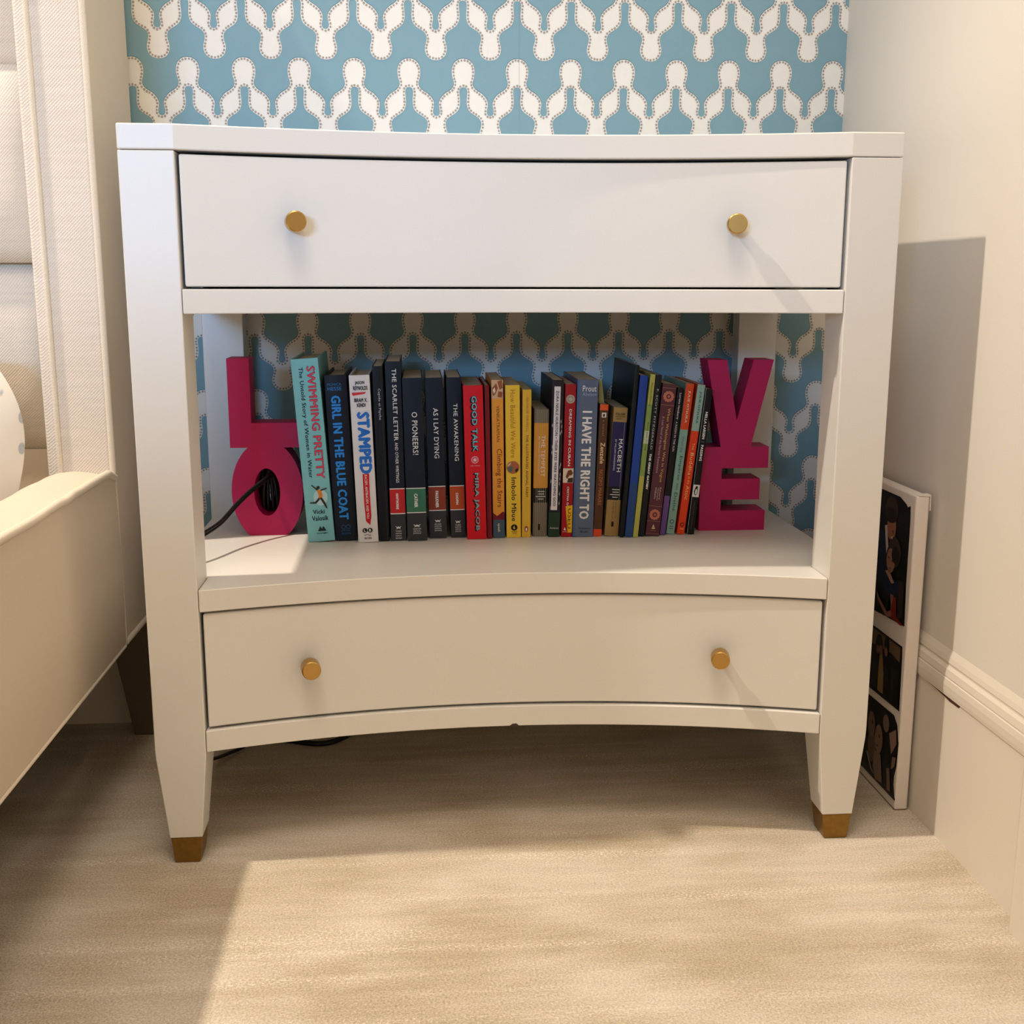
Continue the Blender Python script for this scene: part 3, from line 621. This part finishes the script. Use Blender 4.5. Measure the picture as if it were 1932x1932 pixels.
b = Book('paperback_book', 'maroon paperback with flower rosettes and gold title', 0.1916, 0.2112, 0.2397, 0.0190, 0.2068, 5.20, (88, 46, 54), 0.145)
for u in (0.08, 0.857):
    for k in range(12):
        a = 2*math.pi*k/12; b.disc(0.5+0.0058*math.cos(a)/b.t, u+0.0058*math.sin(a)/b.H, 0.0017, (190, 116, 92), 'petal')
    b.disc(0.5, u, 0.0048, (190, 116, 92), 'rosette', 0.0006); b.disc(0.5, u, 0.0034, (88, 46, 54), 'rosette', 0.0008); b.disc(0.5, u, 0.0018, (178, 104, 84), 'rosette', 0.001)
for u in (0.025, 0.135, 0.80, 0.90, 0.985): b.band(u, u+0.0025, (160, 112, 92), name='rule')
b.text('When Washington Was in Vogue', 0.155, 0.64, 0.50, 0.76, (206, 164, 96), 0.004, name='title'); b.text('A Lost Novel of the Harlem Renaissance', 0.21, 0.58, 0.22, 0.38, (190, 160, 160), 0.0)
for i, l in enumerate(('Edward', 'Christopher', 'Williams')): b.text(l, 0.675+0.005*(i == 1), 0.765-0.012*(i != 1), 0.64-0.17*i, 0.76-0.17*i, (212, 186, 180), 0.0)
b.poly([(0.35, 0.945), (0.66, 0.945), (0.60, 0.953), (0.42, 0.953)], (214, 186, 150)); b.poly([(0.48, 0.92), (0.60, 0.942), (0.42, 0.942)], (214, 186, 150)); b.text('AMISTAD', 0.962, 0.968, 0.28, 0.74, (170, 130, 110), 0.0, True)
b = Book('thin_book', 'slim black paperback with lavender foot beside the maroon book', 0.2135, 0.2214, 0.2471, 0.0082, 0.2016, 5.58, (26, 18, 20), 0.12)
b.band(0.73, 1.0, (108, 78, 138), name='lavender_foot'); b.text('Lorraine Hansberry', 0.035, 0.21, 0.30, 0.74, (226, 222, 214), 0.01, name='author'); b.text('A RAISIN IN THE SUN', 0.225, 0.425, 0.34, 0.70, (214, 210, 204), 0.0, name='title')
b = Book('paperback_book', 'pale green paperback with orange-red upper spine and dark title', 0.2228, 0.2348, 0.2511, 0.0116, 0.2066, 6.00, (136, 172, 156), 0.14)
b.band(0, 0.30, (214, 74, 30), name='orange_band'); b.text('JULIE OTSUKA', 0.045, 0.255, 0.34, 0.68, (240, 216, 190), 0.01, name='author')
b.text('When the', 0.345, 0.45, 0.34, 0.68, (90, 120, 116), -0.004); b.text('Emperor', 0.475, 0.64, 0.34, 0.74, (40, 74, 78), 0.0, name='title'); b.text('was', 0.655, 0.70, 0.42, 0.66, (90, 120, 116), -0.004); b.text('Divine', 0.72, 0.845, 0.34, 0.72, (40, 74, 78), 0.0, name='title')
b.disc(0.5, 0.915, 0.0030, (50, 84, 84)); b.disc(0.5, 0.915, 0.0020, (136, 172, 156), off=0.0006); b.band(0.945, 0.950, (50, 84, 84), 0.3, 0.75, 'text_line'); b.band(0.96, 0.965, (50, 84, 84), 0.3, 0.75, 'text_line')
b = Book('paperback_book', 'orange-red paperback with pale green upper spine and cream title', 0.2373, 0.2486, 0.2494, 0.0108, 0.2055, 6.26, (224, 66, 28), 0.14)
b.band(0, 0.305, (150, 182, 166), name='green_band'); b.text('JULIE OTSUKA', 0.045, 0.255, 0.34, 0.68, (34, 62, 64), 0.01, name='author')
b.text('The', 0.385, 0.43, 0.40, 0.70, (240, 190, 120), -0.004); b.text('Buddha', 0.45, 0.60, 0.32, 0.74, (242, 200, 130), 0.0, name='title'); b.text('in the', 0.61, 0.66, 0.40, 0.70, (240, 190, 120), -0.004); b.text('Attic', 0.67, 0.765, 0.32, 0.74, (242, 200, 130), 0.0, name='title')
b.disc(0.5, 0.935, 0.0030, (110, 24, 14)); b.disc(0.5, 0.935, 0.0018, (224, 66, 28), off=0.0006); b.band(0.962, 0.967, (240, 170, 110), 0.3, 0.8, 'text_line')
b = Book('paperback_book', 'black paperback with white square emblem on the spine, rightmost in the row', 0.2519, 0.2615, 0.2484, 0.0100, 0.1997, 5.66, (18, 18, 20), 0.135)
b.text('NELLA LARSEN', 0.155, 0.34, 0.34, 0.72, (232, 230, 226), 0.03, name='author'); b.band(0.358, 0.361, (120, 120, 120), 0.3, 0.75, 'rule'); b.text('PASSING', 0.38, 0.49, 0.34, 0.72, (232, 230, 226), 0.03, name='title')
b.band(0.655, 0.74, (226, 222, 214), name='white_square'); b.disc(0.48, 0.70, 0.0024, BLK, 'emblem_body', 0.0006, ry=0.0056); b.disc(0.50, 0.703, 0.0014, (226, 222, 214), 'emblem_belly', 0.0008, ry=0.0040); b.disc(0.52, 0.672, 0.0016, BLK, 'emblem_head', 0.0007)
b.poly([(0.36, 0.685), (0.16, 0.705), (0.30, 0.705)], BLK, 'emblem_wing', 0.0006); b.text('PENGUIN CLASSICS', 0.775, 0.965, 0.42, 0.58, (96, 92, 92), 0.0)
b.band(0, 1, (190, 186, 180), 0.0, 0.04, 'worn_edge')

# ------------------------------------------------------------------ canvas photo print between nightstand and wall
CX0, CX1, CY0, CY1, CZ1 = 0.4938, 0.5112, 0.0715, 0.37, 0.4145
cv = empty('photo_canvas', (0.5025, 0.22, 0)); tag(cv, 'white wrapped canvas with family photo collage, leaning against the right wall', 'canvas print')
def off(o): o.location = (-0.5025, -0.22, 0); return o
off(box('canvas_frame', (CX0, CY0, 0.001), (CX1, CY1, CZ1), M_canvas, cv, bevel=0.0025, bseg=3))
off(prism('folded_corner', [(0.497, CZ1+0.0002), (CX1+0.001, CZ1+0.0012), (CX1+0.0016, CZ1-0.018), (CX1+0.0005, CZ1-0.0185), (CX1, CZ1-0.001)], CY0-0.0004, CY0+0.012, M_canvas, cv, axis='y'))
def photo(nm, pts): return off(prism(nm, pts, CX0-0.0006, CX0+0.0006, rgbmat((14, 13, 13), 0.35), cv, axis='x'))
def blob(ph, pts, rgb, o=0.0008, nm='print_area'):
    return obj(nm, [(CX0-o, y, z) for y, z in pts], [tuple(range(len(pts)))], rgbmat(rgb, 0.4), ph)
def ell(ph, y, z, ry, rz, rgb, o=0.001, tilt=0.0, nm='print_area'):
    P = []
    for i in range(20):
        a = 2*math.pi*i/20; u, v = ry*math.cos(a), rz*math.sin(a); P.append((y+u*math.cos(tilt)-v*math.sin(tilt), z+u*math.sin(tilt)+v*math.cos(tilt)))
    return blob(ph, P, rgb, o, nm)
p1 = photo('photo_print', [(0.36, 0.405), (0.118, 0.405), (0.098, 0.399), (0.094, 0.396), (0.086, 0.399), (0.084, 0.38), (0.0835, 0.30), (0.080, 0.246), (0.36, 0.228)])
blob(p1, [(0.19, 0.35), (0.158, 0.352), (0.142, 0.325), (0.13, 0.30), (0.105, 0.296), (0.098, 0.283), (0.125, 0.27), (0.17, 0.285), (0.20, 0.27)], (24, 34, 62))
ell(p1, 0.139, 0.383, 0.021, 0.019, (58, 46, 36), 0.001); ell(p1, 0.136, 0.362, 0.014, 0.017, (156, 104, 78), 0.0012); ell(p1, 0.141, 0.377, 0.020, 0.010, (36, 28, 24), 0.0014)
blob(p1, [(0.157, 0.36), (0.150, 0.362), (0.142, 0.335), (0.147, 0.325)], (196, 190, 190), 0.0013); ell(p1, 0.130, 0.357, 0.002, 0.002, (50, 30, 24), 0.0016); blob(p1, [(0.136, 0.349), (0.128, 0.352), (0.131, 0.347)], (214, 180, 160), 0.0016)
ell(p1, 0.122, 0.332, 0.020, 0.020, (62, 52, 42), 0.0014); ell(p1, 0.131, 0.319, 0.013, 0.016, (166, 122, 100), 0.0016); ell(p1, 0.117, 0.329, 0.012, 0.011, (34, 28, 24), 0.0018)
ell(p1, 0.136, 0.322, 0.0025, 0.0012, (60, 36, 30), 0.002); ell(p1, 0.125, 0.320, 0.0025, 0.0012, (60, 36, 30), 0.002); ell(p1, 0.130, 0.309, 0.003, 0.001, (130, 70, 64), 0.002)
blob(p1, [(0.146, 0.302), (0.134, 0.306), (0.116, 0.293), (0.124, 0.290)], (176, 138, 118), 0.0016)
blob(p1, [(0.124, 0.272), (0.108, 0.276), (0.104, 0.252), (0.082, 0.246), (0.09, 0.244), (0.13, 0.247)], (124, 34, 16), 0.0012); blob(p1, [(0.126, 0.276), (0.115, 0.277), (0.120, 0.256), (0.132, 0.250), (0.160, 0.262), (0.170, 0.27), (0.165, 0.258), (0.135, 0.243), (0.118, 0.247)], (140, 92, 76), 0.0015)
blob(p1, [(0.105, 0.30), (0.086, 0.30), (0.086, 0.255), (0.10, 0.25)], (42, 34, 28), 0.0011)
p2 = photo('photo_print', [(0.36, 0.2185), (0.0815, 0.2185), (0.0800, 0.205), (0.0775, 0.134), (0.36, 0.126)])
blob(p2, [(0.35, 0.216), (0.085, 0.216), (0.085, 0.196), (0.11, 0.2), (0.35, 0.18)], (104, 86, 60)); ell(p2, 0.150, 0.198, 0.012, 0.016, (24, 20, 18), 0.0012); ell(p2, 0.126, 0.207, 0.008, 0.012, (22, 18, 16), 0.0012)
blob(p2, [(0.170, 0.195), (0.140, 0.19), (0.145, 0.135), (0.175, 0.135)], (12, 11, 12), 0.0012); blob(p2, [(0.135, 0.195), (0.115, 0.185), (0.110, 0.138), (0.135, 0.145)], (10, 10, 12), 0.0012); blob(p2, [(0.10, 0.19), (0.0815, 0.185), (0.0795, 0.137), (0.098, 0.137)], (12, 11, 13), 0.0012)
blob(p2, [(0.146, 0.189), (0.137, 0.191), (0.130, 0.165), (0.128, 0.138), (0.146, 0.138), (0.147, 0.16)], (138, 112, 72), 0.0015); ell(p2, 0.143, 0.194, 0.006, 0.007, (120, 84, 62), 0.0016); ell(p2, 0.153, 0.192, 0.005, 0.006, (110, 78, 58), 0.0016); ell(p2, 0.126, 0.197, 0.005, 0.006, (130, 92, 70), 0.0016)
p3 = photo('photo_print', [(0.36, 0.116), (0.092, 0.123), (0.080, 0.114), (0.073, 0.092), (0.074, 0.06), (0.079, 0.045), (0.079, 0.033), (0.0725, 0.014), (0.36, 0.012)])
ell(p3, 0.132, 0.074, 0.013, 0.020, (132, 108, 92), 0.0012); ell(p3, 0.158, 0.085, 0.012, 0.018, (112, 92, 80), 0.0012); ell(p3, 0.154, 0.055, 0.013, 0.022, (100, 82, 66), 0.0011); blob(p3, [(0.142, 0.055), (0.122, 0.056), (0.112, 0.020), (0.135, 0.016), (0.145, 0.03)], (128, 106, 90), 0.0014); blob(p3, [(0.100, 0.095), (0.080, 0.108), (0.076, 0.09), (0.090, 0.07)], (150, 120, 108), 0.0013); blob(p3, [(0.088, 0.05), (0.078, 0.058), (0.0745, 0.072), (0.086, 0.068)], (140, 112, 98), 0.0013)
blob(p3, [(0.102, 0.046), (0.092, 0.05), (0.085, 0.02), (0.096, 0.018)], (118, 96, 80), 0.0013); ell(p3, 0.129, 0.079, 0.0022, 0.0028, (36, 26, 22), 0.0016); ell(p3, 0.134, 0.064, 0.003, 0.0015, (90, 44, 40), 0.0016); ell(p3, 0.154, 0.089, 0.0022, 0.0028, (34, 26, 22), 0.0016); ell(p3, 0.112, 0.104, 0.010, 0.012, (120, 100, 88), 0.0011)
blob(p3, [(0.170, 0.042), (0.166, 0.043), (0.150, 0.026), (0.135, 0.018), (0.152, 0.024)], (150, 150, 150), 0.0013)

# ------------------------------------------------------------------ upholstered bed at the left
bed = empty('upholstered_bed', (-1.2, -0.6, 0)); tag(bed, 'cream upholstered bed with winged headboard and piped side rail', 'bed')
def bedp(o): o.location = (1.2, 0.6, 0); return o
XO, YW, ZW0, ZW1 = -0.510, 0.240, 0.197, 1.36
wing = bedp(prism('wing', [(XO, 0.452), (XO, YW+0.004), (XO-0.003, YW), (-0.573, YW), (-0.577, YW+0.002), (-0.5895, YW+0.004), (-0.593, YW+0.010), (-0.596, 0.36), (-0.596, 0.452)], ZW0, ZW1, M_twill, bed, smooth=True, bevel=0.003))
wing['label'] = 'headboard wing in cream twill'
M_side = M_linen
bedp(box('wing_side', (XO-0.001, YW+0.012, ZW0+0.003), (XO+0.0022, 0.4515, ZW1-0.003), M_side, bed, bevel=0.001))
def bpipe(pts, r=0.0042): o = bedp(tube('piping', pts, r, M_piping, bed, smooth_curve=False)); return o
bpipe([(XO+0.001, YW+0.001, ZW0), (XO+0.001, YW+0.001, ZW1)])
bpipe([(-0.5745, YW-0.0005, 0.42), (-0.5745, YW-0.0005, ZW1)], 0.0035)
bpipe([(XO+0.002, YW+0.002, ZW0+0.001), (XO+0.002, 0.45, ZW0-0.002)], 0.0045)
# headboard channels
for i, (z0, z1) in enumerate(((0.445, 0.7025), (0.7035, 0.9425), (0.9435, 1.19), (1.191, 1.34))):
    V = []; F = []; n = 14; mcols = 30
    for j in range(n+1):
        t = j/n; z = z0+(z1-z0)*t; bul = 0.020*(1-abs(2*t-1)**3.2)
        for k in range(mcols+1):
            x = -0.592-1.6*k/mcols; V.append((x, 0.352-bul, z))
    for j in range(n):
        for k in range(mcols): F.append((j*(mcols+1)+k, j*(mcols+1)+k+1, (j+1)*(mcols+1)+k+1, (j+1)*(mcols+1)+k))
    o = bedp(obj('headboard_channel', V, F, M_twill, bed, smooth=True))
    so = o.modifiers.new('solid', 'SOLIDIFY'); so.thickness = 0.02; so.offset = -1 if False else 1
bedp(box('headboard_base', (-2.3, 0.3505, 0.2), (-0.597, 0.376, 0.4445), M_linen, bed))  # added panel, closes the gap that let light leak to the floor
bedp(box('headboard_core', (-2.3, 0.375, 0.2), (-0.597, 0.4575, 1.345), M_linen, bed))
# side rail: crowned top, slightly bowed body
def rail():
    n = 60; sec = []
    xo, xi, z0, z1 = -0.5075, -0.5885, 0.193, 0.432
    V = []; F = []
    prof = lambda w: [(xo-0.002, z0), (xo+0.0015, z0+0.006), (xo+0.003+w, 0.31), (xo+0.001, z1-0.006), (xo-0.003, z1-0.001), (xo-0.02, z1+0.0015), ((xo+xi)/2, z1+0.003), (xi+0.02, z1+0.001), (xi+0.006, z1-0.003), (xi, z1-0.010), (xi, z0)]
    for i in range(n+1):
        y = 0.2385-1.95*i/n; w = 0.0012*math.sin(i*0.9)
        dz = -0.012*max(0, (y-0.20)/0.04)**2 if y > 0.2 else 0
        for j, (x, z) in enumerate(prof(w)):
            V.append((x, y, z+(dz*0.8 if 3 <= j <= 8 else 0)+(0.0008*math.sin(i*1.7+j) if 4 <= j <= 8 else 0)))
    m = len(prof(0))
    for i in range(n):
        for j in range(m): F.append((i*m+j, i*m+(j+1) % m, (i+1)*m+(j+1) % m, (i+1)*m+j))
    F += [tuple(range(m)), tuple(range(n*m, n*m+m))]
    return bedp(obj('side_rail', V, F, M_linen, bed, smooth=True))
rail()
rr = random.Random(11)
bpipe([(-0.5072+rr.uniform(-0.0006, 0.0006), 0.2385-0.03*i, 0.4315-(0.010 if i == 0 else 0)+rr.uniform(-0.001, 0.001)) for i in range(66)], 0.0050)
bpipe([(-0.5085, 0.2385-0.06*i, 0.194) for i in range(33)], 0.0032)
bedp(box('mattress_support', (-2.2, -1.7, 0.20), (-0.595, 0.35, 0.25), M_dark, bed))
M_bleg = mat('stained_leg', (98, 84, 72), 0.5)
for x, y in ((-0.545, 0.418), (-0.545, -1.62), (-2.2, 0.418), (-2.2, -1.62)):
    lv = [(x-0.030, y-0.030, 0.20), (x+0.035, y-0.030, 0.20), (x+0.035, y+0.03, 0.20), (x-0.030, y+0.03, 0.20), (x-0.0015, y-0.012, 0.0), (x+0.030, y-0.012, 0.0), (x+0.030, y+0.02, 0.0), (x-0.0015, y+0.02, 0.0)]
    bedp(obj('leg', lv, [(0, 1, 2, 3), (7, 6, 5, 4), (0, 1, 5, 4), (1, 2, 6, 5), (2, 3, 7, 6), (3, 0, 4, 7)], M_bleg, bed, bevel=0.002))
# mattress and pillow
mt = box('mattress', (-2.18, -1.68, 0.2505), (-0.600, 0.349, 0.330), mat('mattress_sheet', (196, 178, 150), 0.9, bump=0.1), bevel=0.03, bseg=4)
tag(mt, 'beige covered mattress inside the cream bed frame', 'mattress')
def pillow_mat():
    m = bpy.data.materials.new('leaf_print_cotton'); m.use_nodes = True; nt = m.node_tree; N = nt.nodes; L = nt.links
    b = N['Principled BSDF']; b.inputs['Roughness'].default_value = 0.9
    tc = N.new('ShaderNodeTexCoord'); mp = N.new('ShaderNodeMapping'); mp.inputs['Scale'].default_value = (60, 8, 24); mp.inputs['Rotation'].default_value = (0, 0.25, 0)
    L.new(tc.outputs['Object'], mp.inputs[0]); vo = N.new('ShaderNodeTexVoronoi'); vo.inputs['Scale'].default_value = 1.0; vo.inputs['Randomness'].default_value = 0.45
    L.new(mp.outputs[0], vo.inputs['Vector'])
    r = N.new('ShaderNodeValToRGB'); r.color_ramp.elements[0].position = 0.20; r.color_ramp.elements[1].position = 0.24
    r.color_ramp.elements[0].color = (*lin((176, 182, 184)), 1); r.color_ramp.elements[1].color = (*lin((232, 226, 218)), 1)
    L.new(vo.outputs['Distance'], r.inputs[0]); L.new(r.outputs[0], b.inputs['Base Color'])
    return m
pl = bpy.data.meshes.new('pillow'); V = []; F = []; n = 28
for side in (1, -1):
    for j in range(n+1):
        for i in range(n+1):
            u, v = 2*i/n-1, 2*j/n-1
            px, pz = u*(1-0.10*v*v*(1+0.5*v)), v*(1-0.10*u*u)
            th = (max(0, (1-u**4)*(1-v**4)))**0.55
            V.append((0.33*px, side*-0.065*th+0.004*math.sin(7*u+3*v), 0.135*pz))
o1 = (n+1)**2
for j in range(n):
    for i in range(n):
        a = j*(n+1)+i; F.append((a, a+1, a+n+2, a+n+1)); F.append((o1+a, o1+a+n+1, o1+a+n+2, o1+a+1))
pl.from_pydata(V, [], F)
bm = bmesh.new(); bm.from_mesh(pl); bmesh.ops.remove_doubles(bm, verts=bm.verts, dist=0.004); bm.to_mesh(pl); bm.free()
po = finish('pillow', pl, pillow_mat(), smooth=True); po.location = (-0.932, 0.190, 0.474); po.rotation_euler = (math.radians(-14), math.radians(2), 0)
tag(po, 'white pillow with small grey leaf print propped against the headboard', 'pillow')
